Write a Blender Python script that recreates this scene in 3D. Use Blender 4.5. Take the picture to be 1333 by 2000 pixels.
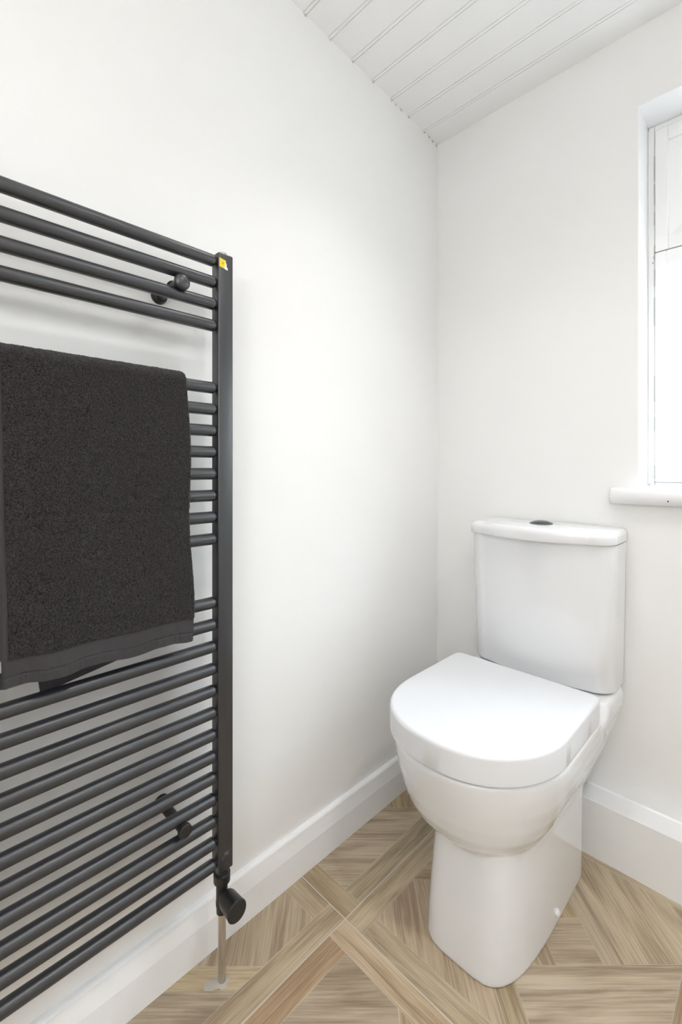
import bpy, bmesh, math, random
from mathutils import Vector, Matrix, noise
random.seed(7)
for o in list(bpy.data.objects): bpy.data.objects.remove(o)
S = bpy.context.scene
COL = S.collection
PI = math.pi

# ---------------------------------------------------------------- camera
cam = bpy.data.cameras.new('camera')
camo = bpy.data.objects.new('camera', cam)
COL.objects.link(camo)
camo.location = (0, 0, 1.0)
camo.rotation_euler = (PI / 2, 0, math.radians(44.78))
cam.sensor_fit = 'AUTO'
cam.sensor_width = 36
cam.lens = 885.0 / 2000 * 36
cam.shift_y = -(1000 - 915.2) / 2000
cam.clip_start = 0.01
S.camera = camo

# ---------------------------------------------------------------- light and exposure
EXPOSURE = 0.11
WORLD = 24.0
FILL_GLOBE = (0.36, -0.78, 1.45, 0.10, 39.0)   # added fill globe, out of view: x, y, z, radius, emission
DOWNLIGHTS = [(-0.48, 0.80, 10.0), (0.30, -0.25, 15.0), (0.32, 0.62, 25.0)]   # x, y, watts; the last two are added fill
W = bpy.data.worlds.new('world')
S.world = W
W.use_nodes = True
# bright overcast sky over paler ground
_n = W.node_tree.nodes; _l = W.node_tree.links
_tc = _n.new('ShaderNodeTexCoord'); _sx = _n.new('ShaderNodeSeparateXYZ'); _rp = _n.new('ShaderNodeValToRGB')
_l.new(_tc.outputs['Generated'], _sx.inputs[0]); _l.new(_sx.outputs['Z'], _rp.inputs['Fac']); _l.new(_rp.outputs['Color'], _n['Background'].inputs['Color'])
_rp.color_ramp.elements[0].position = 0.05; _rp.color_ramp.elements[0].color = (0.15, 0.155, 0.16, 1)
_rp.color_ramp.elements[1].position = 0.85; _rp.color_ramp.elements[1].color = (0.82, 0.91, 1.0, 1)
W.node_tree.nodes['Background'].inputs['Strength'].default_value = WORLD
S.view_settings.view_transform = 'Standard'
S.view_settings.look = 'None'
S.view_settings.exposure = EXPOSURE
S.view_settings.gamma = 1
S.view_settings.use_curve_mapping = False

# ---------------------------------------------------------------- room numbers
XL, YB = -0.870, 1.353          # left wall plane, back wall plane
XR, YF = 0.78, -1.10            # right wall, wall behind the camera
def ceil_z(y): return 2.1225 + (YB - y) * 0.039

# ---------------------------------------------------------------- materials
def mat(name, col, rough=0.5, metal=0.0, coat=0.0, spec=0.5, bump=None, var=None):
    m = bpy.data.materials.new(name)
    m.use_nodes = True
    nt = m.node_tree
    b = nt.nodes['Principled BSDF']
    b.inputs['Base Color'].default_value = (*col, 1)
    b.inputs['Roughness'].default_value = rough
    b.inputs['Metallic'].default_value = metal
    b.inputs['Coat Weight'].default_value = coat
    b.inputs['Specular IOR Level'].default_value = spec
    tc = nt.nodes.new('ShaderNodeTexCoord')
    if bump:
        sc, st, dist = bump
        n = nt.nodes.new('ShaderNodeTexNoise')
        n.inputs['Scale'].default_value = sc
        n.inputs['Detail'].default_value = 4
        nt.links.new(tc.outputs['Object'], n.inputs['Vector'])
        bp = nt.nodes.new('ShaderNodeBump')
        bp.inputs['Strength'].default_value = st
        bp.inputs['Distance'].default_value = dist
        nt.links.new(n.outputs['Fac'], bp.inputs['Height'])
        nt.links.new(bp.outputs['Normal'], b.inputs['Normal'])
    if var:
        sc, col2 = var
        n = nt.nodes.new('ShaderNodeTexNoise')
        n.inputs['Scale'].default_value = sc
        n.inputs['Detail'].default_value = 5
        nt.links.new(tc.outputs['Object'], n.inputs['Vector'])
        r = nt.nodes.new('ShaderNodeValToRGB')
        r.color_ramp.elements[0].position = 0.35
        r.color_ramp.elements[1].position = 0.65
        r.color_ramp.elements[0].color = (*col, 1)
        r.color_ramp.elements[1].color = (*col2, 1)
        nt.links.new(n.outputs['Fac'], r.inputs['Fac'])
        nt.links.new(r.outputs['Color'], b.inputs['Base Color'])
    return m

M_WALL = mat('cream_wall_paint', (0.89, 0.891, 0.888), 0.42, bump=(45, 0.12, 0.0015), var=(3, (0.885, 0.883, 0.874)), spec=0.3)
M_CEIL = mat('white_ceiling_paint', (0.93, 0.93, 0.935), 0.6, bump=(60, 0.1, 0.001))
M_TRIM = mat('white_gloss_paint', (0.91, 0.915, 0.925), 0.28, bump=(30, 0.15, 0.001))
M_SILL = mat('white_sill_gloss', (0.87, 0.87, 0.885), 0.22)
M_FRAME = mat('white_window_paint', (0.93, 0.935, 0.94), 0.35, bump=(80, 0.2, 0.0008))
M_CERAM = mat('white_glazed_ceramic', (0.82, 0.828, 0.845), 0.10, coat=0.6)
M_CIST = M_CERAM
M_PLAST = mat('white_seat_plastic', (0.78, 0.79, 0.815), 0.30)
M_RAIL = mat('satin_anthracite_coating', (0.0135, 0.0145, 0.0195), 0.36, spec=1.0, bump=(900, 0.05, 0.0003))
M_VALVE = mat('black_valve_coating', (0.012, 0.012, 0.012), 0.42, bump=(600, 0.08, 0.0003))
M_CHROME = mat('brushed_chrome', (0.62, 0.60, 0.57), 0.25, metal=1.0, bump=(300, 0.05, 0.0003))
M_DARKCHROME = mat('dark_chrome', (0.10, 0.105, 0.11), 0.25, metal=1.0)
M_YELLOW = mat('yellow_sticker_paper', (0.85, 0.62, 0.02), 0.6)
M_STICKW = mat('torn_white_paper', (0.85, 0.85, 0.82), 0.7)
M_MARK = mat('grey_logo_print', (0.22, 0.20, 0.20), 0.5)
M_BLACK = mat('black_hole', (0.01, 0.01, 0.01), 0.8)
M_CREVICE = mat('dirt_and_gap_line', (0.42, 0.42, 0.39), 0.9)
M_FILLER = mat('stained_filler', (0.66, 0.63, 0.55), 0.9, bump=(400, 0.5, 0.002))
M_GROUT = mat('pale_grout', (0.62, 0.58, 0.53), 0.8)
M_SILICONE = mat('clear_sealant', (0.46, 0.42, 0.37), 0.25)

def glass_mat():
    m = bpy.data.materials.new('window_glass')
    m.use_nodes = True
    nt = m.node_tree
    nt.nodes.clear()
    o = nt.nodes.new('ShaderNodeOutputMaterial')
    mix = nt.nodes.new('ShaderNodeMixShader')
    t = nt.nodes.new('ShaderNodeBsdfTransparent')
    g = nt.nodes.new('ShaderNodeBsdfGlossy')
    g.inputs['Roughness'].default_value = 0.02
    t.inputs['Color'].default_value = (0.96, 0.98, 0.98, 1)
    mix.inputs[0].default_value = 0.06
    nt.links.new(t.outputs[0], mix.inputs[1])
    nt.links.new(g.outputs[0], mix.inputs[2])
    nt.links.new(mix.outputs[0], o.inputs[0])
    return m
M_GLASS = glass_mat()

def obscure_mat():
    m = bpy.data.materials.new('frosted_glass')
    m.use_nodes = True
    nt = m.node_tree
    nt.nodes.clear()
    o = nt.nodes.new('ShaderNodeOutputMaterial')
    mix = nt.nodes.new('ShaderNodeMixShader')
    t = nt.nodes.new('ShaderNodeBsdfTranslucent')
    d = nt.nodes.new('ShaderNodeBsdfDiffuse')
    t.inputs['Color'].default_value = (0.8, 0.81, 0.82, 1)
    d.inputs['Color'].default_value = (0.8, 0.8, 0.8, 1)
    mix.inputs[0].default_value = 0.55
    nt.links.new(t.outputs[0], mix.inputs[1])
    nt.links.new(d.outputs[0], mix.inputs[2])
    nt.links.new(mix.outputs[0], o.inputs[0])
    return m
M_FROST = obscure_mat()

def wood_mat():
    m = bpy.data.materials.new('oak_parquet_tile')
    m.use_nodes = True
    nt = m.node_tree
    N = nt.nodes
    L = nt.links
    b = N['Principled BSDF']
    uv = N.new('ShaderNodeUVMap'); uv.uv_map = 'grain'
    at = N.new('ShaderNodeAttribute'); at.attribute_name = 'tone'
    sep = N.new('ShaderNodeSeparateColor'); L.new(at.outputs['Color'], sep.inputs[0])
    def noise_tex(sx, sy, det, rough=0.6, dist=0.0):
        mp = N.new('ShaderNodeMapping'); mp.inputs['Scale'].default_value = (sx, sy, 1)
        L.new(uv.outputs[0], mp.inputs['Vector'])
        n = N.new('ShaderNodeTexNoise'); n.inputs['Scale'].default_value = 1
        n.inputs['Detail'].default_value = det; n.inputs['Roughness'].default_value = rough
        n.inputs['Distortion'].default_value = dist
        L.new(mp.outputs[0], n.inputs['Vector'])
        return n
    broad = noise_tex(3.5, 26, 3, 0.5, 0.9)
    fine = noise_tex(7, 260, 3, 0.6, 0.3)
    pore = noise_tex(22, 520, 2, 0.5)
    ramp = N.new('ShaderNodeValToRGB')
    ramp.color_ramp.elements[0].position = 0.30
    ramp.color_ramp.elements[0].color = (0.295, 0.218, 0.135, 1)
    ramp.color_ramp.elements[1].position = 0.72
    ramp.color_ramp.elements[1].color = (0.545, 0.443, 0.305, 1)
    e = ramp.color_ramp.elements.new(0.5); e.color = (0.425, 0.330, 0.215, 1)
    add = N.new('ShaderNodeMath'); add.operation = 'MULTIPLY_ADD'
    L.new(fine.outputs['Fac'], add.inputs[0]); add.inputs[1].default_value = 0.85
    L.new(broad.outputs['Fac'], add.inputs[2])
    sub = N.new('ShaderNodeMath'); sub.operation = 'SUBTRACT'; sub.inputs[1].default_value = 0.42
    L.new(add.outputs[0], sub.inputs[0]); L.new(sub.outputs[0], ramp.inputs['Fac'])
    # light pores
    pr = N.new('ShaderNodeValToRGB'); pr.color_ramp.elements[0].position = 0.60; pr.color_ramp.elements[1].position = 0.74
    L.new(pore.outputs['Fac'], pr.inputs['Fac'])
    mul = N.new('ShaderNodeMath'); mul.operation = 'MULTIPLY'; mul.inputs[1].default_value = 0.55
    L.new(pr.outputs['Color'], mul.inputs[0])
    mixp = N.new('ShaderNodeMix'); mixp.data_type = 'RGBA'
    L.new(mul.outputs[0], mixp.inputs['Factor']); L.new(ramp.outputs['Color'], mixp.inputs['A'])
    mixp.inputs['B'].default_value = (0.55, 0.46, 0.35, 1)
    # per-plank tone
    hsv = N.new('ShaderNodeHueSaturation')
    L.new(mixp.outputs['Result'], hsv.inputs['Color'])
    L.new(sep.outputs[0], hsv.inputs['Value'])
    L.new(sep.outputs[1], hsv.inputs['Hue'])
    L.new(sep.outputs[2], hsv.inputs['Saturation'])
    L.new(hsv.outputs['Color'], b.inputs['Base Color'])
    b.inputs['Roughness'].default_value = 0.42
    b.inputs['Specular IOR Level'].default_value = 0.35
    bp = N.new('ShaderNodeBump'); bp.inputs['Strength'].default_value = 0.25; bp.inputs['Distance'].default_value = 0.0006
    L.new(fine.outputs['Fac'], bp.inputs['Height']); L.new(bp.outputs['Normal'], b.inputs['Normal'])
    return m
M_WOOD = wood_mat()

def towel_mat():
    m = bpy.data.materials.new('charcoal_terry')
    m.use_nodes = True
    nt = m.node_tree; N = nt.nodes; L = nt.links
    b = N['Principled BSDF']
    b.inputs['Roughness'].default_value = 0.95
    b.inputs['Specular IOR Level'].default_value = 0.1
    b.inputs['Sheen Weight'].default_value = 0.12
    b.inputs['Sheen Roughness'].default_value = 0.5
    tc = N.new('ShaderNodeTexCoord')
    n = N.new('ShaderNodeTexVoronoi'); n.inputs['Scale'].default_value = 600
    L.new(tc.outputs['Object'], n.inputs['Vector'])
    n2 = N.new('ShaderNodeTexNoise'); n2.inputs['Scale'].default_value = 480; n2.inputs['Detail'].default_value = 3
    L.new(tc.outputs['Object'], n2.inputs['Vector'])
    r = N.new('ShaderNodeValToRGB')
    r.color_ramp.elements[0].position = 0.3; r.color_ramp.elements[0].color = (0.006, 0.0055, 0.0055, 1)
    r.color_ramp.elements[1].position = 0.7; r.color_ramp.elements[1].color = (0.060, 0.053, 0.055, 1)
    L.new(n2.outputs['Fac'], r.inputs['Fac']); L.new(r.outputs['Color'], b.inputs['Base Color'])
    bp = N.new('ShaderNodeBump'); bp.inputs['Strength'].default_value = 0.8; bp.inputs['Distance'].default_value = 0.002
    L.new(n.outputs['Distance'], bp.inputs['Height']); L.new(bp.outputs['Normal'], b.inputs['Normal'])
    return m
M_TERRY = towel_mat()
M_HEM = mat('charcoal_woven_hem', (0.050, 0.047, 0.049), 0.85, bump=(500, 0.3, 0.0006), spec=0.15)

# ---------------------------------------------------------------- helpers
def finish(name, bm, mats, parent=None, smooth=False, auto=None, loc=None):
    bmesh.ops.recalc_face_normals(bm, faces=bm.faces)
    me = bpy.data.meshes.new(name)
    bm.to_mesh(me); bm.free()
    o = bpy.data.objects.new(name, me)
    COL.objects.link(o)
    for m in (mats if isinstance(mats, (list, tuple)) else [mats]): me.materials.append(m)
    if smooth:
        for p in me.polygons: p.use_smooth = True
        if auto: me.set_sharp_from_angle(angle=math.radians(auto))
    if parent:
        o.parent = parent
        o.matrix_parent_inverse = Matrix.Translation(parent.location).inverted() if parent.type != 'EMPTY' or True else Matrix()
    return o

def thing(name, label, cat, loc, group=None):
    o = bpy.data.objects.new(name, None)
    o.empty_display_size = 0.05
    COL.objects.link(o)
    o.location = loc
    o['label'] = label; o['category'] = cat
    if group: o['group'] = group
    return o

def struct(o): o['kind'] = 'structure'; return o

def add_box(bm, x0, x1, y0, y1, z0, z1, bev=0.0, seg=2, mi=0):
    vs = [bm.verts.new(p) for p in ((x0,y0,z0),(x1,y0,z0),(x1,y1,z0),(x0,y1,z0),(x0,y0,z1),(x1,y0,z1),(x1,y1,z1),(x0,y1,z1))]
    fs = [bm.faces.new([vs[i] for i in f]) for f in ((0,3,2,1),(4,5,6,7),(0,1,5,4),(1,2,6,5),(2,3,7,6),(3,0,4,7))]
    for f in fs: f.material_index = mi
    if bev > 0:
        es = list({e for f in fs for e in f.edges})
        bmesh.ops.bevel(bm, geom=es, offset=bev, segments=seg, profile=0.5, affect='EDGES')
    return fs

def add_lathe(bm, prof, origin, axis, n=28, mi=0, closed_ends=True):
    """prof: list of (distance along axis, radius)."""
    axis = Vector(axis).normalized(); origin = Vector(origin)
    a = axis.orthogonal().normalized(); b = axis.cross(a)
    rings = []
    for d, r in prof:
        if r < 1e-6: rings.append([bm.verts.new(origin + axis * d)])
        else: rings.append([bm.verts.new(origin + axis * d + (a * math.cos(2*PI*i/n) + b * math.sin(2*PI*i/n)) * r) for i in range(n)])
    for r0, r1 in zip(rings, rings[1:]):
        for i in range(n):
            j = (i + 1) % n
            if len(r0) == 1 and len(r1) == 1: break
            if len(r0) == 1: f = bm.faces.new((r0[0], r1[i], r1[j]))
            elif len(r1) == 1: f = bm.faces.new((r0[i], r0[j], r1[0]))
            else: f = bm.faces.new((r0[i], r0[j], r1[j], r1[i]))
            f.material_index = mi
    if closed_ends:
        for r in (rings[0], rings[-1]):
            if len(r) > 2: bm.faces.new(r).material_index = mi

def ring_pts(cx, a, y0, bf, nf, br, nr, z, n=96):
    """egg-shaped outline: superellipse towards the viewer (bf, nf), another towards the wall (br, nr)."""
    pts = []
    for i in range(n):
        t = 2 * PI * i / n
        c, s = math.cos(t), math.sin(t)
        if s < 0: nn, bb = nf, bf
        else: nn, bb = nr, br
        if s < 0 and c < 0: nn = nf * 1.10
        x = cx + a * math.copysign(abs(c) ** (2.0 / nn), c)
        y = y0 + bb * math.copysign(abs(s) ** (2.0 / nn), s)
        pts.append((x, y, z))
    return pts

def resample(pts, n):
    P = [Vector(p) for p in pts]; P.append(P[0])
    L = [0]
    for a, b in zip(P, P[1:]): L.append(L[-1] + (b - a).length)
    out = []; k = 0
    for i in range(n):
        d = L[-1] * i / n
        while L[k + 1] < d: k += 1
        f = (d - L[k]) / max(1e-9, L[k + 1] - L[k])
        out.append(P[k].lerp(P[k + 1], f))
    return out

def add_loft(bm, rings, cap0=True, cap1=True, mi=0):
    R = [[bm.verts.new(p) for p in r] for r in rings]
    n = len(R[0])
    for r0, r1 in zip(R, R[1:]):
        for i in range(n):
            bm.faces.new((r0[i], r0[(i+1) % n], r1[(i+1) % n], r1[i])).material_index = mi
    if cap0: bm.faces.new(list(reversed(R[0]))).material_index = mi
    if cap1: bm.faces.new(R[-1]).material_index = mi

def egg(cx, a, yf, yr, ymid, nf, nr, z, n=120):
    return resample(ring_pts(cx, a, ymid, ymid - yf, nf, yr - ymid, nr, z, 360), n)

# ---------------------------------------------------------------- floor
def clip(poly, a, b, c):
    """keep a*x+b*y <= c"""
    out = []
    for i in range(len(poly)):
        p, q = poly[i], poly[(i + 1) % len(poly)]
        dp = a*p[0] + b*p[1] - c; dq = a*q[0] + b*q[1] - c
        if dp <= 0: out.append(p)
        if (dp < 0 < dq) or (dq < 0 < dp):
            t = dp / (dp - dq); out.append((p[0] + (q[0]-p[0])*t, p[1] + (q[1]-p[1])*t))
    return out

def inset(poly, d):
    n = len(poly); ar = sum(poly[i][0]*poly[(i+1) % n][1] - poly[(i+1) % n][0]*poly[i][1] for i in range(n))
    res = poly
    for i in range(n):
        p, q = poly[i], poly[(i+1) % n]
        ex, ey = q[0]-p[0], q[1]-p[1]; l = math.hypot(ex, ey)
        if l < 1e-6: continue
        nx, ny = ey / l, -ex / l
        if ar < 0: nx, ny = -nx, -ny
        res = clip(res, nx, ny, nx*p[0] + ny*p[1] - d)
        if len(res) < 3: return []
    return res

def sq(x0, x1, y0, y1): return [(x0, y0), (x1, y0), (x1, y1), (x0, y1)]
def multi(poly, cons):
    for c in cons:
        poly = clip(poly, *c)
        if len(poly) < 3: return []
    return poly
IN = sq(.05, .55, .05, .55)
# s = x+y-.6 ; d = y-x
def sge(v): return (-1, -1, -(v + .6))
def sle(v): return (1, 1, v + .6)
def dge(v): return (1, -1, -v)
def dle(v): return (-1, 1, v)
NEd, NWd = (1, 1), (1, -1)
a_, b_ = .135, .195
PIECES = [
    (sq(0, .55, .55, .60), (1, 0)), (sq(.55, .60, .05, .60), (0, 1)), (sq(.05, .60, 0, .05), (1, 0)), (sq(0, .05, 0, .55), (0, 1)),
    (multi(IN, [dge(-b_), dle(-a_), sge(-a_)]), NEd), (multi(IN, [sge(-b_), sle(-a_), dle(a_)]), NWd),
    (multi(IN, [dge(a_), dle(b_), sle(a_)]), NEd), (multi(IN, [sge(a_), sle(b_), dge(-a_)]), NWd),
    (multi(IN, [dle(-b_), sge(-a_)]), NEd), (multi(IN, [sge(b_), dge(-a_)]), NWd),
    (multi(IN, [dge(b_), sle(a_)]), NEd), (multi(IN, [sle(-b_), dle(a_)]), NWd),
    (multi(IN, [sge(0), sle(a_), dge(-a_), dle(0)]), NEd), (multi(IN, [sge(-a_), sle(0), dge(-a_), dle(0)]), NWd),
    (multi(IN, [sge(0), sle(a_), dge(0), dle(a_)]), NWd), (multi(IN, [sge(-a_), sle(0), dge(0), dle(a_)]), NEd)]
bm = bmesh.new()
uvl = bm.loops.layers.uv.new('grain')
cl = bm.loops.layers.float_color.new('tone')
FX0, FX1, FY0, FY1 = XL - 0.02, XR + 0.02, YF - 0.02, YB + 0.02
for ti in range(-1, 3):
    for tj in range(-4, 2):
        ox, oy = -0.702 + .6*ti, 0.721 + .6*tj
        for k, (poly, g) in enumerate(PIECES):
            P = inset(poly, 0.0003)
            P = [(min(max(x, .0011), .5989) , min(max(y, .0011), .5989)) for x, y in P]
            P = [(x + ox, y + oy) for x, y in P]
            for c in ((-1, 0, -FX0), (1, 0, FX1), (0, -1, -FY0), (0, 1, FY1)):
                P = clip(P, *c)
                if len(P) < 3: break
            if len(P) < 3: continue
            gl = math.hypot(*g); gx, gy = g[0]/gl, g[1]/gl
            ou, ov = random.uniform(0, 50), random.uniform(0, 50)
            val = random.uniform(.90, 1.12); hue = .5 + random.uniform(-.006, .006); sat = random.uniform(.86, 1.05)
            if ti == 0 and tj == -1 and k == 3: val, hue, sat = 1.03, .488, 1.15      # warm orange plank
            f = bm.faces.new([bm.verts.new((x, y, 0)) for x, y in P])
            f.normal_update()
            if f.normal.z < 0: f.normal_flip()
            for l in f.loops:
                x, y = l.vert.co.x, l.vert.co.y
                l[uvl].uv = (x*gx + y*gy + ou, -x*gy + y*gx + ov)
                l[cl] = (val, hue, sat, 1)
add_box(bm, FX0, FX1, FY0, FY1, -0.06, -0.0003, mi=1)
struct(finish('floor', bm, [M_WOOD, M_GROUT]))

# ---------------------------------------------------------------- walls
T = 0.12
bm = bmesh.new()
def prism_y(bm, pts_xz, y0, y1, mi=0):
    a = [bm.verts.new((x, y0, z)) for x, z in pts_xz]; b = [bm.verts.new((x, y1, z)) for x, z in pts_xz]
    n = len(a); fs = []
    for i in range(n): fs.append(bm.faces.new((a[i], a[(i+1) % n], b[(i+1) % n], b[i])))
    fs.append(bm.faces.new(a)); fs.append(bm.faces.new(b))
    for f in fs: f.material_index = mi
    return fs
def prism_x(bm, pts_yz, x0, x1, mi=0):
    a = [bm.verts.new((x0, y, z)) for y, z in pts_yz]; b = [bm.verts.new((x1, y, z)) for y, z in pts_yz]
    n = len(a); fs = []
    for i in range(n): fs.append(bm.faces.new((a[i], a[(i+1) % n], b[(i+1) % n], b[i])))
    fs.append(bm.faces.new(a)); fs.append(bm.faces.new(b))
    for f in fs: f.material_index = mi
    return fs
prof = [(YF, -.05), (YB, -.05), (YB, ceil_z(YB)), (YF, ceil_z(YF))]
prism_x(bm, prof, XL - T, XL)
struct(finish('wall_left', bm, M_WALL))
bm = bmesh.new(); prism_x(bm, prof, XR, XR + T)
struct(finish('wall_right', bm, M_WALL))
bm = bmesh.new(); add_box(bm, XL - T, XR + T, YF - T, YF, -.05, ceil_z(YF))
struct(finish('wall_front', bm, M_WALL))
# back wall with the window opening; reveal faces white
WX0, WX1, WZ0, WZ1 = -0.2750, 0.50, 0.940, 1.9230
TB = 0.20
bm = bmesh.new()
zt = ceil_z(YB)
add_box(bm, XL - T, WX0, YB, YB + TB, -.05, zt)
add_box(bm, WX1, XR + T, YB, YB + TB, -.05, zt)
add_box(bm, WX0, WX1, YB, YB + TB, -.05, WZ0)
add_box(bm, WX0, WX1, YB, YB + TB, WZ1, zt)
for f in bm.faces:
    c = f.calc_center_median(); n = f.normal
    inx = WX0 - .001 < c.x < WX1 + .001 and c.y > YB + .01 and c.y < YB + TB - .01
    if inx and WZ0 - .001 < c.z < WZ1 + .001: f.material_index = 1
    f.normal_update()
for f in bm.faces:
    c = f.calc_center_median()
    if c.y < YB + .01 or c.y > YB + TB - .01: f.material_index = 0
    elif abs(c.x - WX0) < .002 or abs(c.x - WX1) < .002: f.material_index = 1
    elif abs(c.z - WZ1) < .002 and WX0 < c.x < WX1: f.material_index = 1
struct(finish('wall_back', bm, [M_WALL, M_CEIL]))

# ceiling: painted tongue-and-groove boards running parallel to the back wall
bm = bmesh.new()
pts = [(YB + .05, 0)]
gy = [1.270 - k * 0.0873 for k in range(28)]
for y in gy:
    pts += [(y + .0058, 0), (y + .0046, .0028), (y + .0034, 0), (y + .0030, -.0006), (y - .0024, -.0006), (y - .0030, 0), (y - .0044, .0030), (y - .0062, 0)]
pts.append((YF - .05, 0))
P = [(y, ceil_z(y) + dz) for y, dz in pts]
P += [(YF - .05, ceil_z(YF) + .06), (YB + .05, ceil_z(YB) + .06)]
prism_x(bm, P, XL - .05, XR + .05)
struct(finish('ceiling', bm, M_CEIL))

# skirting boards
def skirting(name, x_wall, sgn, y0, y1):
    """profile in x (away from wall) / z"""
    t = 0.0200
    pr = [(0, 0), (t, 0), (t, .068), (t - .0065, .1030), (t - .0085, .1060), (t - .0120, .1075), (0, .1078)]
    bm = bmesh.new()
    prism_y(bm, [(x_wall + sgn * x, z) for x, z in pr], y0, y1)
    return struct(finish(name, bm, M_TRIM))
skirting('baseboard_left', XL, 1, YF, 1.286)
skirting('baseboard_right', XR, -1, YF, 1.286)
bm = bmesh.new()
add_box(bm, XL + .0205, XR - .0205, YF, YF + .018, 0, .105, .003, 2)
struct(finish('baseboard_front', bm, M_TRIM))
# boxed-in plinth along the back wall: cream face, white top
bm = bmesh.new()
LZ = 0.1448
add_box(bm, XL, XR, 1.286, YB, 0, LZ - .0015, mi=0)
# hand-painted white top with a slightly wavy brushed edge
n = 220
rows = []
for i in range(n + 1):
    x = XL + (XR - XL) * i / n
    w = 0.0018 * noise.noise(Vector((x * 30, 3, 0))) + 0.0010 * noise.noise(Vector((x * 110, 7, 0)))
    rows.append([bm.verts.new((x, YB, LZ + .0030)), bm.verts.new((x, YB - .004, LZ)), bm.verts.new((x, 1.2867, LZ)), bm.verts.new((x, 1.2856, LZ - .0010)),
                 bm.verts.new((x, 1.2857, LZ - .0030 + w)), bm.verts.new((x, 1.2864, LZ - .0030 + w))])
for r0, r1 in zip(rows, rows[1:]):
    for k in range(5): bm.faces.new((r0[k], r1[k], r1[k+1], r0[k+1])).material_index = 1
struct(finish('trim_1', bm, [M_WALL, M_TRIM]))

# ---------------------------------------------------------------- window
wf = bpy.data.objects.new('window_1', None); COL.objects.link(wf); wf.location = (0.11, 1.50, .95); struct(wf)
YFm = 1.463      # room-side face of the frame
def bar(bm, x0, x1, z0, z1, y0, y1, bev=.002): add_box(bm, x0, x1, y0, y1, z0, z1, bev, 2)
FX, FZ0, FZ1 = WX0, .953, WZ1
bm = bmesh.new()      # fixed outer frame, thin band seen left of the sashes
bar(bm, FX, FX + .0150, FZ0, FZ1, YFm, YFm + .06)
bar(bm, WX1 - .015, WX1, FZ0, FZ1, YFm, YFm + .06)
bar(bm, FX + .015, WX1 - .015, FZ1 - .0150, FZ1, YFm, YFm + .06)
bar(bm, FX + .015, WX1 - .015, FZ0, FZ0 + .010, YFm, YFm + .06)
frame = finish('window_frame', bm, M_FRAME, wf)
ZT0, ZT1 = 1.541, 1.617     # transom
MX = 0.125                   # middle mullion
def sash(name, x0, x1, z0, z1, wl, wr, wb, wt, yo=-.004, parent=wf):
    """frame of a sash with a sloped glazing bead, one mesh"""
    bm = bmesh.new()
    y0, y1 = YFm + yo, YFm + .045
    bar(bm, x0, x0 + wl, z0, z1, y0, y1, .0025)
    bar(bm, x1 - wr, x1, z0, z1, y0, y1, .0025)
    bar(bm, x0 + wl - .001, x1 - wr + .001, z0, z0 + wb, y0, y1, .0025)
    bar(bm, x0 + wl - .001, x1 - wr + .001, z1 - wt, z1, y0, y1, .0025)
    o = finish(name, bm, M_FRAME, parent)
    return (x0 + wl, x1 - wr, z0 + wb, z1 - wt), o
def bead(inner, w, ya, yb, parent, name='glazing_bead'):
    x0, x1, z0, z1 = inner
    bm = bmesh.new()
    A = [bm.verts.new(p) for p in ((x0, ya, z0), (x1, ya, z0), (x1, ya, z1), (x0, ya, z1))]
    B = [bm.verts.new(p) for p in ((x0 + w, yb, z0 + w), (x1 - w, yb, z0 + w), (x1 - w, yb, z1 - w), (x0 + w, yb, z1 - w))]
    C = [bm.verts.new((v.co.x, yb + .012, v.co.z)) for v in A]
    D = [bm.verts.new((v.co.x, yb + .012, v.co.z)) for v in B]
    for i in range(4):
        j = (i + 1) % 4
        bm.faces.new((A[i], A[j], B[j], B[i])); bm.faces.new((A[i], A[j], C[j], C[i])); bm.faces.new((B[i], B[j], D[j], D[i])); bm.faces.new((C[i], C[j], D[j], D[i]))
    return finish(name, bm, M_FRAME, parent)
for (x0, x1) in ((FX + .0160, MX - .020), (MX + .020, WX1 - .016)):
    inn, so = sash('casement_sash', x0, x1, FZ0 + .011, ZT0 + .038, .0262, .0262, .0465, .0380)
    bead(inn, .0035, YFm + .004, YFm + .010, so)
    bm = bmesh.new(); bar(bm, inn[0] + .002, inn[1] - .002, 1.2735, 1.2805, YFm + .018, YFm + .026, .001)
    finish('glazing_bar', bm, M_FRAME, so)
    bm = bmesh.new(); add_box(bm, inn[0], inn[1], YFm + .020, YFm + .024, inn[2], inn[3])
    finish('pane', bm, M_GLASS, so)
    inn, so = sash('fanlight_sash', x0, x1, ZT0 + .040, FZ1 - .016, .0300, .0300, .0360, .0360)
    bead(inn, .040, YFm + .004, YFm + .016, so)
    bm = bmesh.new(); add_box(bm, inn[0] + .039, inn[1] - .039, YFm + .018, YFm + .024, inn[2] + .039, inn[3] - .039)
    finish('pane', bm, M_FROST, so)
bm = bmesh.new(); bar(bm, MX - .019, MX + .019, FZ0 + .011, FZ1 - .016, YFm + .001, YFm + .055)
finish('window_mullion', bm, M_FRAME, wf)
# dark gap line between frame and sash, with the odd missing stretch of paint
bm = bmesh.new()
xg = FX + .0152
for z0, z1 in ((1.775, 1.84), (1.71, 1.765), (1.655, 1.69), (1.56, 1.60), (1.49, 1.535), (1.385, 1.46), (1.18, 1.25), (1.10, 1.14), (.972, 1.01)):
    add_box(bm, xg, xg + .0009, YFm - .0044, YFm - .0002, z0, z1)
for cx, cz, r in ((FX + .0012, 1.9195, .0022), (FX + .004, .958, .0018), (FX + .016, .9585, .0018), (FX + .006, .995, .0012), (FX + .010, .978, .0016), (FX+.0115, 1.555, .0022), (FX+.0125, 1.57, .0016)):
    add_box(bm, cx - r/2, cx + r/2, YFm - .0012, YFm + .0002, cz - r, cz + r)
finish('paint_crack', bm, M_CREVICE, frame)
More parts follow.
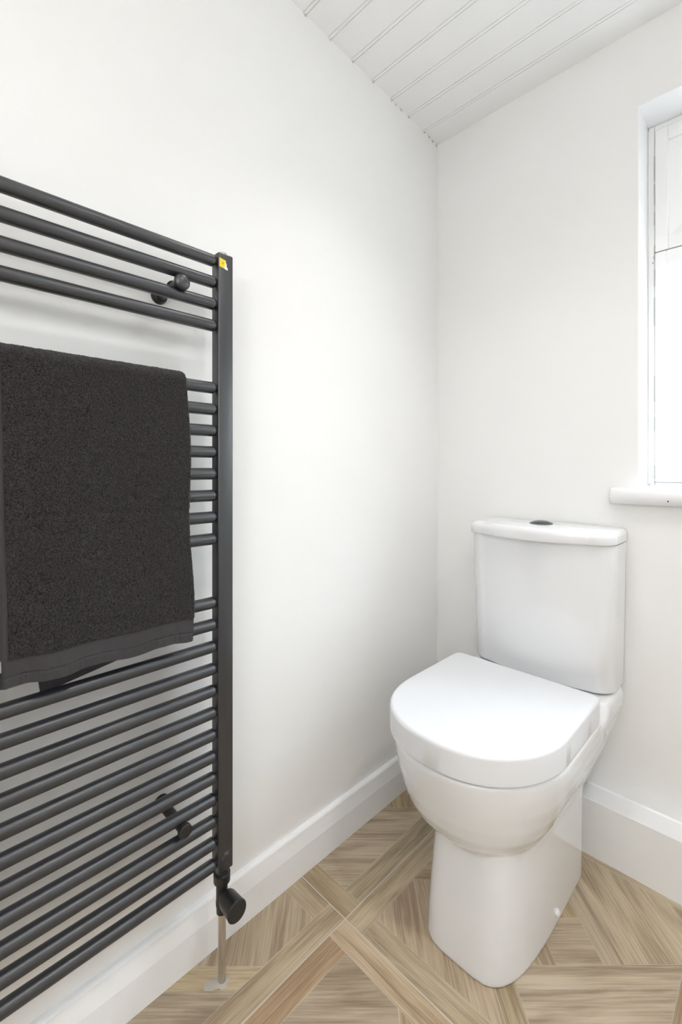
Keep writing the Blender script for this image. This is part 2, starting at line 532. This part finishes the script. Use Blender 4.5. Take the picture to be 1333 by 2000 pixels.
# sill board
bm = bmesh.new()
pr = []
yb, yn, zb, ztp = YFm + .02, 1.318, .9085, .9520
r = (ztp - zb) / 2
pr.append((yb, ztp))
for i in range(13):
    t = PI/2 + PI * i / 12
    pr.append((yn + .017 + .017 * math.cos(t), (zb + ztp)/2 + r * math.sin(t)))
pr.append((1.3528, zb)); pr.append((1.3528, zb + .002))
xa, xb = -0.3330, 0.56
# the nosing part runs past the reveal, the rest only inside it
rings = []
nose = [(y, z) for y, z in pr if y < 1.3529] ; nose = [(1.3528, ztp)] + nose
fs = prism_x(bm, nose, xa, xb)
bmesh.ops.bevel(bm, geom=[e for e in bm.edges if all(abs(v.co.x - xa) < 1e-6 for v in e.verts)], offset=.006, segments=4, profile=.5, affect='EDGES')
add_box(bm, WX0 + .0005, WX1 - .0005, 1.352, YFm - .001, .9405, ztp)
add_box(bm, -.2085, -.2065, 1.3160, 1.3192, .9195, .9232, mi=1)
struct_sill = finish('window_sill', bm, [M_SILL, M_BLACK], wf, smooth=True, auto=40)

# ---------------------------------------------------------------- filler dabs and cracks where the wall meets the boards
for k, y in enumerate(gy[:9]):
    pass
bm = bmesh.new()
def blob(bm, c, r, sq_=(1, 1, 1), seed=0):
    g = bmesh.ops.create_icosphere(bm, subdivisions=3, radius=1.0)
    for v in g['verts']:
        d = 1 + .45 * noise.noise(v.co * 1.8 + Vector((seed, 0, 0)))
        v.co = Vector((c[0] + v.co.x * r * d * sq_[0], c[1] + v.co.y * r * d * sq_[1], c[2] + v.co.z * r * d * sq_[2]))
for k, y in enumerate(gy[:9]):
    blob(bm, (XL + .0015, y + .002, ceil_z(y) - .0015), .0022 + .001 * random.random(), (.9, 1.2, 1.4), k)
for c, r in (((XL + .001, 1.322, ceil_z(1.322) - .004), .0045), ((XL + .001, 1.300, ceil_z(1.3) - .002), .004), ((XL + .001, 1.345, ceil_z(1.345) - .006), .0045), ((XL + .001, 1.145, ceil_z(1.145) - .002), .005), ((XL + .001, 1.118, ceil_z(1.118) - .003), .003)):
    blob(bm, c, r, (.4, 1.3, .8), r * 1000)
o = finish('filler_residue', bm, M_FILLER, smooth=True)
o['kind'] = 'structure'; o.name = 'trim_2'

# ---------------------------------------------------------------- ceiling downlights: one placed from the toilet's shadow, two added as fill
for i, (x, y, w) in enumerate(DOWNLIGHTS):
    z = ceil_z(y)
    nm = ['recessed white ceiling downlight above the toilet', 'unseen fill downlight added in the ceiling behind the viewpoint', 'unseen fill downlight added in the ceiling on the window side of the room'][i]
    t = thing('ceiling_downlight', nm, 'downlight', (x, y, z), 'ceiling downlights')
    bm = bmesh.new(); add_lathe(bm, [(0, .030), (0, .044), (.003, .044), (.005, .040), (.004, .030)], (x, y, z - .0005), (0, 0, -1), closed_ends=False)
    finish('trim_ring', bm, M_TRIM, t, smooth=True, auto=40)
    bm = bmesh.new(); add_lathe(bm, [(0, 0), (0, .030)], (x, y, z - .002), (0, 0, -1), closed_ends=False)
    em = bpy.data.materials.new('lamp_lens'); em.use_nodes = True
    eb = em.node_tree.nodes['Principled BSDF']; eb.inputs['Emission Color'].default_value = (1, .95, .88, 1); eb.inputs['Emission Strength'].default_value = 8
    finish('lens', bm, em, t)
    ld = bpy.data.lights.new('downlight_lamp', 'SPOT'); ld.energy = w; ld.spot_size = math.radians(96 if i == 0 else 150); ld.spot_blend = 1.0; ld.shadow_soft_size = .032
    ld.color = (1, .985, .965)
    lo = bpy.data.objects.new('downlight_lamp', ld); COL.objects.link(lo); lo.parent = t; lo.location = (0, 0, -.012)

# unseen globe added behind the viewpoint as fill light, hung like a pendant
gx_, gy_, gz_, gr_, ge_ = FILL_GLOBE
t = thing('fill_globe', 'round glowing globe added behind the viewpoint as fill light for the room', 'lamp', (gx_, gy_, ceil_z(gy_)))
bm = bmesh.new(); add_lathe(bm, [(0, .045), (.02, .042), (.022, .004), (ceil_z(gy_) - gz_ - gr_ - .01, .004)], (gx_, gy_, ceil_z(gy_) - .004), (0, 0, -1))
finish('cord', bm, M_TRIM, t, smooth=True, auto=40)
bm = bmesh.new()
bmesh.ops.create_uvsphere(bm, u_segments=32, v_segments=16, radius=gr_, matrix=Matrix.Translation((gx_, gy_, gz_)))
em = bpy.data.materials.new('fill_globe_glow'); em.use_nodes = True
eb = em.node_tree.nodes['Principled BSDF']; eb.inputs['Emission Color'].default_value = (1, .985, .96, 1); eb.inputs['Emission Strength'].default_value = ge_
finish('globe', bm, em, t, smooth=True)

# ---------------------------------------------------------------- towel radiator
RX, R_R = -0.7875, 0.0112
PY0, PY1 = 0.4488, 0.4813      # right upright
LY0, LY1 = -0.1487, -0.1162    # left upright (outside the picture)
PZ0, PZ1 = 0.2220, 1.4150
def zr(py): return 1 + (915.2 - py) / 885.0 * 0.8784
RZ = [zr(p) for p in (513.2, 555.0, 597.3, 639.0, 759.3, 801, 842, 883.2, 925.2, 967.2, 1008.8, 1051, 1174.2, 1216.6, 1259.3, 1302, 1344.4, 1387, 1429.6, 1471.6, 1512.8, 1554.5, 1597, 1639.4, 1682)]
rad = thing('towel_radiator', 'tall anthracite ladder towel radiator with round rails fixed to the left wall', 'radiator', (RX, (PY1 + LY0) / 2, PZ0))
for (y0, y1) in ((PY0, PY1), (LY0, LY1)):
    bm = bmesh.new()
    add_box(bm, -.8010, -.7750, y0, y1, PZ0, PZ1, .0032, 4)
    up = finish('upright', bm, M_RAIL, rad, smooth=True, auto=35)
    bm = bmesh.new()
    add_lathe(bm, [(0, .008), (.004, .008), (.006, .006), (.006, 0)], (RX, (y0 + y1)/2, PZ1), (0, 0, 1))
    finish('air_vent', bm, M_CHROME, up, smooth=True, auto=35)
    if y0 > 0:
        bm = bmesh.new()
        xs = -.7749
        z0 = 1.3850
        v = [bm.verts.new((xs, PY0 + a, z0 + b)) for a, b in ((.0018, .002), (.0155, 0), (.0150, .012), (.0160, .0165), (.0020, .0190))]
        bm.faces.new(v)
        w = [bm.verts.new((xs + .0001, PY0 + a, z0 + b)) for a, b in ((.0135, -.0002), (.0205, -.0015), (.0195, .0030), (.0175, .0055), (.0178, .0095), (.0160, .0120), (.0150, .0165), (.0142, .0170), (.0145, .009), (.0125, .004))]
        bm.faces.new(w).material_index = 1
        u = [bm.verts.new((xs + .0002, PY0 + a, z0 + b)) for a, b in ((.0085, .008), (.0105, .008), (.0105, .0115), (.0085, .0120))]
        bm.faces.new(u).material_index = 2
        st = finish('sticker', bm, [M_YELLOW, M_STICKW, M_MARK], up)
        st['label'] = 'small torn yellow sticker'
        # small printed logo near the foot of the upright
        bm = bmesh.new()
        zc = .2520; yc = (y0 + y1)/2 + .0012
        def stroke(a, b, th=.00045):
            a = Vector(a); b = Vector(b); d = (b - a).normalized(); nn = Vector((-d.y, d.x)) * th
            vs = [bm.verts.new((xs, yc + p.x, zc + p.y)) for p in (a - nn, b - nn, b + nn, a + nn)]
            bm.faces.new(vs)
        for a, b in (((-.0042, 0), (-.0032, .0075)), ((-.0032, .0075), (-.0016, .002)), ((-.0016, .002), (.0002, .0085)), ((.0002, .0085), (.0012, -.001)), ((.0012, .0045), (.0036, .0062)), ((.0036, .0062), (.0022, .001)),
                     ((-.0100, -.0030), (-.0082, -.0040)), ((-.0082, -.0040), (-.0048, -.0010)), ((.0044, .0045), (.0100, .0062)), ((.0030, .0005), (.0060, .0012))):
            stroke(a, b)
        finish('logo', bm, M_MARK, up)
for z in RZ:
    bm = bmesh.new()
    r = R_R
    add_lathe(bm, [(0, .0072), (.0022, .0072), (.0026, .0088), (.0045, r*.97), (.0075, r), (PY0 - LY1 - .0075, r), (PY0 - LY1 - .0045, r*.97), (PY0 - LY1 - .0026, .0088), (PY0 - LY1 - .0022, .0072), (PY0 - LY1, .0072)], (RX, LY1, z), (0, 1, 0), n=32)
    finish('rail', bm, M_RAIL, rad, smooth=True, auto=60)
def bracket(y, z, dome, rc=.0145):
    bm = bmesh.new()
    add_lathe(bm, [(0, .0155), (.003, .0155), (.010, .0130), (.012, .0095), (.055, .0095), (.060, .0120), (.064, .0120), (.066, .0090), (.094, .0090)], (XL, y, z), (1, 0, 0))
    b = finish('wall_bracket', bm, M_VALVE, rad, smooth=True, auto=40)
    bm = bmesh.new()
    pr = [(0, rc * .75), (.002, rc * .98), (.005, rc)]
    if dome:
        for i in range(1, 9):
            t = PI/2 * i / 8
            pr.append((.005 + .0080 * math.sin(t), rc * math.cos(t)))
    else: pr += [(.0085, rc * .97), (.0095, rc * .88), (.0097, 0)]
    add_lathe(bm, pr, (-.7765, y, z), (1, 0, 0), n=36)
    finish('cap', bm, M_RAIL if dome else M_VALVE, b, smooth=True, auto=40)
zb1 = (RZ[1] + RZ[2]) / 2; zb2 = (RZ[21] + RZ[22]) / 2
for y in (.3745, -.04):
    bracket(y, zb1 - .003, True); bracket(y + .005, zb2 + .006, False, .0125)
# valve under the right upright
VY = (PY0 + PY1) / 2 - .0015
bm = bmesh.new()
add_lathe(bm, [(0, .0105), (.012, .0105), (.013, .0115), (.022, .0118), (.024, .0110), (.058, .0110), (.060, .0135), (.0605, .0160), (.0760, .0160), (.0775, .0120), (.0850, .0120)], (RX, VY, PZ0 - .0850), (0, 0, 1))
valve = finish('radiator_valve', bm, M_VALVE, rad, smooth=True, auto=35)
bm = bmesh.new()
add_lathe(bm, [(0, .0095), (.010, .0105), (.012, .0160), (.017, .0176), (.048, .0196), (.0485, .0200), (.0500, .0200), (.0512, .0192), (.0512, 0)], (RX + .004, VY, .1735), (1, 0, 0), n=36)
finish('valve_handle', bm, M_VALVE, valve, smooth=True, auto=35)

# pipe from the floor to the valve
pipe = thing('heating_pipe', 'bare metal pipe rising from the floor to the black radiator valve', 'pipe', (RX, VY, 0))
bm = bmesh.new()
add_lathe(bm, [(0, .0075), (PZ0 - .0850, .0075)], (RX, VY, 0.0004), (0, 0, 1), n=32)
finish('tube', bm, M_CHROME, pipe, smooth=True, auto=40)
bm = bmesh.new()
n = 60; ring = []; ring2 = []
for i in range(n):
    t = 2*PI*i/n
    rr = .0135 + .004 * noise.noise(Vector((math.cos(t)*1.3, math.sin(t)*1.3, 4.2))) + .002 * noise.noise(Vector((math.cos(t)*5, math.sin(t)*5, 1)))
    rr += .020 * max(0, math.cos(t + 2.0))**6
    ring.append(bm.verts.new((RX + rr*math.cos(t), VY + rr*math.sin(t)*1.05, .0004)))
    ring2.append(bm.verts.new((RX + .0076*math.cos(t), VY + .0076*math.sin(t), .0030)))
for i in range(n): bm.faces.new((ring[i], ring[(i+1) % n], ring2[(i+1) % n], ring2[i]))
o = finish('sealant_smear', bm, M_SILICONE, pipe, smooth=True)
o['label'] = 'smear of clear sealant around the foot of the pipe'

# ---------------------------------------------------------------- towel
tw = thing('hand_towel', 'folded charcoal terry hand towel hanging over a rail of the dark radiator', 'towel', (RX, .25, 1.17))
z5 = RZ[4]
def towel_path(s, y):
    """s in metres from the front hem upwards and over; returns (x, z, nx, nz)"""
    rr = R_R + .0050
    Lf = z5 - .694
    if s < Lf:
        f = 1 - s / Lf
        return RX + rr + .0055 * f ** 1.2 + .004, .694 + s, 1, 0
    s -= Lf
    arc = PI * rr
    if s < arc:
        t = s / rr
        return RX + rr * math.cos(t) + .004 * max(0, math.cos(t)), z5 + rr * math.sin(t), math.cos(t), math.sin(t)
    s -= arc
    return RX - rr, z5 - s, -1, 0
Lf = z5 - .694; ARC = PI * (R_R + .005); LB = z5 - (RZ[14] + .002)
TOT = Lf + ARC + LB
def towel_pt(s, t, off, terry):
    """t 0..1 left to right"""
    x, z, nx, nz = towel_path(s, 0)
    f = max(0, 1 - s / Lf) if s < Lf else 0
    b = max(0, (s - Lf - ARC) / LB)
    yl = .1030 + .0100 * f + .062 * b
    yr = .3835 + .0060 * f ** .8 + .003 * math.sin(s * 23)
    y = yl + (yr - yl) * t
    z += b * .036 * t
    if s < Lf:
        # gentle folds, stronger at the hem
        w = .0022 * noise.noise(Vector((y * 14, s * 4, 2))) * 2
        hem = math.exp(-(s / .05) ** 2)
        w += hem * (.0100 * math.exp(-((y - .180) / .035) ** 2) - .0075 * math.exp(-((y - .145) / .016) ** 2) + .0022 * noise.noise(Vector((y * 55, 5, 2))) )
        x += w * (0.35 + .65 * f)
        x -= .0016 * math.exp(-((s - .232 - .006 * math.sin(y * 9)) / .004) ** 2)      # fold crease
        x += .0020 * math.sin(y * 34 + 1) * min(1, f * 1.5)
        # seam pucker
        if s < .020: x += .0024 * noise.noise(Vector((y * 200, 1, 5))) * math.sin(PI * s / .020)
        x -= .0011 * math.exp(-((s - .0150) / .0012) ** 2)
        z += hem * (.006 * math.exp(-((y - .20) / .05) ** 2) + .002 * math.exp(-((y - .118) / .02) ** 2) + .002 * math.sin(y * 60))
    d = off
    if terry:
        p = Vector((y, s, 0))
        d += .0011 * noise.noise(p * 1000) + .0013 * noise.noise(p * 620) + .0006 * noise.noise(p * 120)
    # rounded side edges
    e = min(t, 1 - t) * (yr - yl)
    d -= .004 * max(0, 1 - e / .005) ** 2 if off > 0 else 0
    return Vector((x + nx * d, y, z + nz * d))
HEM = .041; SEL = .0078
def grid(bm, s0, s1, t0, t1, ds, dt, off, terry, mi):
    ns = max(2, round((s1 - s0) / ds)); ntt = max(2, round((t1 - t0) * .272 / dt))
    V = [[bm.verts.new(towel_pt(s0 + (s1 - s0) * i / ns, t0 + (t1 - t0) * j / ntt, off, terry)) for j in range(ntt + 1)] for i in range(ns + 1)]
    for i in range(ns):
        for j in range(ntt):
            bm.faces.new((V[i][j], V[i][j+1], V[i+1][j+1], V[i+1][j])).material_index = mi
tsel = SEL / .272
bm = bmesh.new()
grid(bm, HEM, Lf + ARC + LB * .5, tsel, 1, .0010, .0010, .0052, True, 0)
grid(bm, HEM, Lf + ARC + LB * .5, tsel, 1, .01, .01, -.0030, False, 0)
# close the long edges
for tt in (tsel, 1.0):
    ns = 120
    A = [[bm.verts.new(towel_pt(HEM + (Lf + ARC + LB*.5 - HEM) * i / ns, tt, o_, False)) for o_ in (.0015, -.0030)] for i in range(ns + 1)]
    for a, b in zip(A, A[1:]): bm.faces.new((a[0], a[1], b[1], b[0]))
finish('terry_cloth', bm, M_TERRY, tw, smooth=True)
bm = bmesh.new()
def closed_patch(bm, s0, s1, t0, t1, ds, dt, o0, o1):
    ns = max(2, round((s1 - s0) / ds)); nt_ = max(2, round((t1 - t0) * .272 / dt))
    V = [[[bm.verts.new(towel_pt(s0 + (s1 - s0) * i / ns, t0 + (t1 - t0) * j / nt_, o_, False)) for j in range(nt_ + 1)] for i in range(ns + 1)] for o_ in (o0, o1)]
    for k in (0, 1):
        for i in range(ns):
            for j in range(nt_): bm.faces.new((V[k][i][j], V[k][i][j+1], V[k][i+1][j+1], V[k][i+1][j]))
    for j in range(nt_):
        for i in (0, ns): bm.faces.new((V[0][i][j], V[0][i][j+1], V[1][i][j+1], V[1][i][j]))
    for i in range(ns):
        for j in (0, nt_): bm.faces.new((V[0][i][j], V[0][i+1][j], V[1][i+1][j], V[1][i][j]))
closed_patch(bm, 0, HEM + .002, 0, 1, .0010, .0016, .0026, -.0026)
finish('hem', bm, M_HEM, tw, smooth=True, auto=60)['label'] = 'smooth woven hem band'
bm = bmesh.new()
closed_patch(bm, HEM, Lf + ARC + LB * .5, -.010, tsel, .004, .002, .0030, -.0026)
finish('selvedge', bm, M_HEM, tw, smooth=True, auto=60)['label'] = 'smooth side border'
bm = bmesh.new()
closed_patch(bm, Lf + ARC + LB * .5, TOT, 0, 1, .004, .004, .0026, -.0026)
finish('back_fall', bm, M_HEM, tw, smooth=True, auto=60)

# ---------------------------------------------------------------- toilet
wc = thing('toilet', 'white close-coupled toilet with closed D-shaped lid standing in the corner', 'toilet', (-.487, 1.08, 0))
bm = bmesh.new()
FC = -.476
foot = [(0.0, -.4760, .1128, .8120, 1.212), (.004, -.4760, .1140, .8110, 1.212), (.06, -.4750, .1135, .8140, 1.212), (.14, -.4725, .1115, .8210, 1.213), (.22, -.4700, .1095, .8290, 1.215), (.30, -.4720, .1150, .8380, 1.222), (.36, -.476, .120, .850, 1.235)]
add_loft(bm, [egg(cx, a, yf, yr, 1.165, 4.2, 14, z) for z, cx, a, yf, yr in foot])
bowl = [(.2080, .040, .885, 1.10, 2.1, 4), (.2110, .080, .857, 1.16, 2.1, 5), (.2200, .108, .836, 1.22, 2.15, 7), (.2360, .128, .816, 1.28, 2.2, 9), (.2560, .1435, .799, 1.315, 2.25, 12),
        (.2800, .1565, .786, 1.325, 2.25, 14), (.3100, .1680, .775, 1.335, 2.2, 14), (.3450, .1775, .7650, 1.340, 2.18, 14), (.3800, .1835, .7560, 1.343, 2.15, 16), (.4000, .1855, .7520, 1.345, 2.13, 18), (.4120, .1855, .7515, 1.345, 2.13, 18)]
add_loft(bm, [egg(-.4955, a, yf, yr, .97, nf, nr, z) for z, a, yf, yr, nf, nr in bowl])
# trapway behind the foot
tr = [(.12, .090, 1.18, 1.20), (.15, .100, 1.16, 1.235), (.19, .112, 1.12, 1.275), (.23, .124, 1.08, 1.305), (.27, .142, 1.06, 1.320)]
add_loft(bm, [egg(-.4870, a, yf, yr, (yf + yr) / 2, 9, 12, z) for z, a, yf, yr in tr])
# raised shelf that carries the cistern
sh = [(.33, .166, 1.180, 1.335), (.36, .174, 1.160, 1.340), (.40, .1850, 1.150, 1.345), (.412, .1865, 1.158, 1.345), (.424, .1865, 1.172, 1.345), (.4345, .1840, 1.180, 1.345), (.4415, .1800, 1.184, 1.345), (.4440, .1750, 1.190, 1.345)]
add_loft(bm, [egg(-.4885, a, yf, yr, 1.25, 9, 18, z) for z, a, yf, yr in sh])
pan = finish('pan', bm, M_CERAM, wc, smooth=True)
rm = pan.modifiers.new('remesh', 'REMESH'); rm.mode = 'VOXEL'; rm.voxel_size = .0032; rm.use_smooth_shade = True
sm = pan.modifiers.new('smooth', 'SMOOTH'); sm.factor = .5; sm.iterations = 7

def slab(name, cx, a, yf, yr, z0, z1, r, m, parent, nf=3.7, nr=5, ymid=1.13, crown=0.0, rb=.002):
    bm = bmesh.new()
    rings = []
    for k in range(3):
        t = k / 2
        rings.append(egg(cx, a - rb * (1 - t), yf + rb * (1 - t), yr - rb * (1 - t), ymid, nf, nr, z0 + rb * t))
    for k in range(7):
        t = PI/2 * k / 6
        d = r * (1 - math.cos(t))
        rings.append(egg(cx, a - d, yf + d, yr - d, ymid, nf, nr, z1 - r + r * math.sin(t)))
    # crown in steps towards the middle
    c = Vector((cx, (yf + yr)/2, z1 + crown))
    last = rings[-1]
    for f in (.94, .85, .7, .5, .3, .12):
        rings.append([Vector((c.x + (p.x - c.x)*f, c.y + (p.y - c.y)*f, z1 + crown * (1 - f*f))) for p in last])
    add_loft(bm, rings)
    return finish(name, bm, m, parent, smooth=True, auto=45)
slab('seat', -.4975, .1850, .7510, 1.150, .4135, .4235, .003, M_PLAST, wc, nf=2.12, nr=14, ymid=.95)
slab('lid', -.4975, .1885, .7465, 1.172, .4175, .4730, .0085, M_PLAST, wc, nf=2.12, nr=26, ymid=.95, crown=.0015)
# cistern
def cist_rings(zs, n=120):
    out = []
    for z, a, yf, bow in zs:
        # bowed front: wide low-exponent curve with rounded corners
        pts = []
        cx = -.4875
        yc, rc = yf + bow, .050
        # corners at y = yc; front apex yf
        N = 40
        for i in range(N + 1):           # front, left to right
            u = -1 + 2 * i / N
            x = cx + u * (a - rc)
            pts.append((x, yf + bow * .55 * abs(u) ** 2.2, z))
        y_end = yf + bow * .55
        for i in range(1, 13):
            t = -PI/2 + PI/2 * i / 12
            pts.append((cx + a - rc + rc * math.cos(t), y_end + rc + rc * math.sin(t), z))
        pts.append((cx + a, 1.330, z)); pts.append((cx + a, 1.343, z)); pts.append((cx + a - .004, 1.347, z))
        pts.append((cx - a + .004, 1.347, z)); pts.append((cx - a, 1.343, z)); pts.append((cx - a, 1.330, z))
        for i in range(0, 12):
            t = -PI + PI/2 * i / 12
            pts.append((cx - a + rc + rc * math.cos(t), y_end + rc + rc * math.sin(t), z))
        out.append([Vector(p) for p in pts])
    return out
bm = bmesh.new()
add_loft(bm, cist_rings([(.4475, .1790, 1.2150, .026), (.4495, .1820, 1.2120, .026), (.4530, .1835, 1.2105, .026), (.60, .1862, 1.2020, .030), (.75, .1882, 1.1945, .034), (.8125, .1885, 1.1915, .036)]))
cis = finish('cistern', bm, M_CIST, wc, smooth=True, auto=45)
bm = bmesh.new()
R0 = []
for z, d in ((.8140, .0035), (.8150, .0015), (.8180, 0.0), (.8330, 0.0)): R0.append((z, .1915 - d, 1.1660 + d, .060))
for k in range(1, 8):
    t = PI/2 * k / 7; r = .0150
    R0.append((  .8330 + r * math.sin(t), .1915 - r * (1 - math.cos(t)), 1.1660 + r * (1 - math.cos(t)), .060))
rings = cist_rings(R0)
cc = Vector((-.4875, 1.27, 0))
for f in (.92, .8, .6, .4, .2):
    rings.append([Vector((cc.x + (p.x - cc.x)*f, cc.y + (p.y - cc.y)*f, .848 + .0022*(1 - f*f))) for p in rings[10]])
add_loft(bm, rings)
clid = finish('cistern_lid', bm, M_CIST, wc, smooth=True, auto=45)
bm = bmesh.new()
add_lathe(bm, [(0, .029), (.0018, .0300), (.0028, .0290), (.0034, .0265), (.0048, .024), (.0070, .019), (.0084, .012), (.0090, .005), (.0091, 0)], (-.4845, 1.268, .8492), (0, 0, 1), n=40)
fb = finish('flush_button', bm, M_DARKCHROME, clid, smooth=True, auto=50); fb['label'] = 'domed chrome push button'
bm = bmesh.new()
pr = [(0, .0075)] + [(.004 + .005 * math.sin(PI/2*i/6), .0075 * math.cos(PI/2*i/6)) for i in range(7)]
add_lathe(bm, pr, (-.3640, 1.0330, .0330), (1, 0, -.1))
finish('bolt_cap', bm, M_PLAST, wc, smooth=True, auto=50)['label'] = 'white plastic fixing cap'
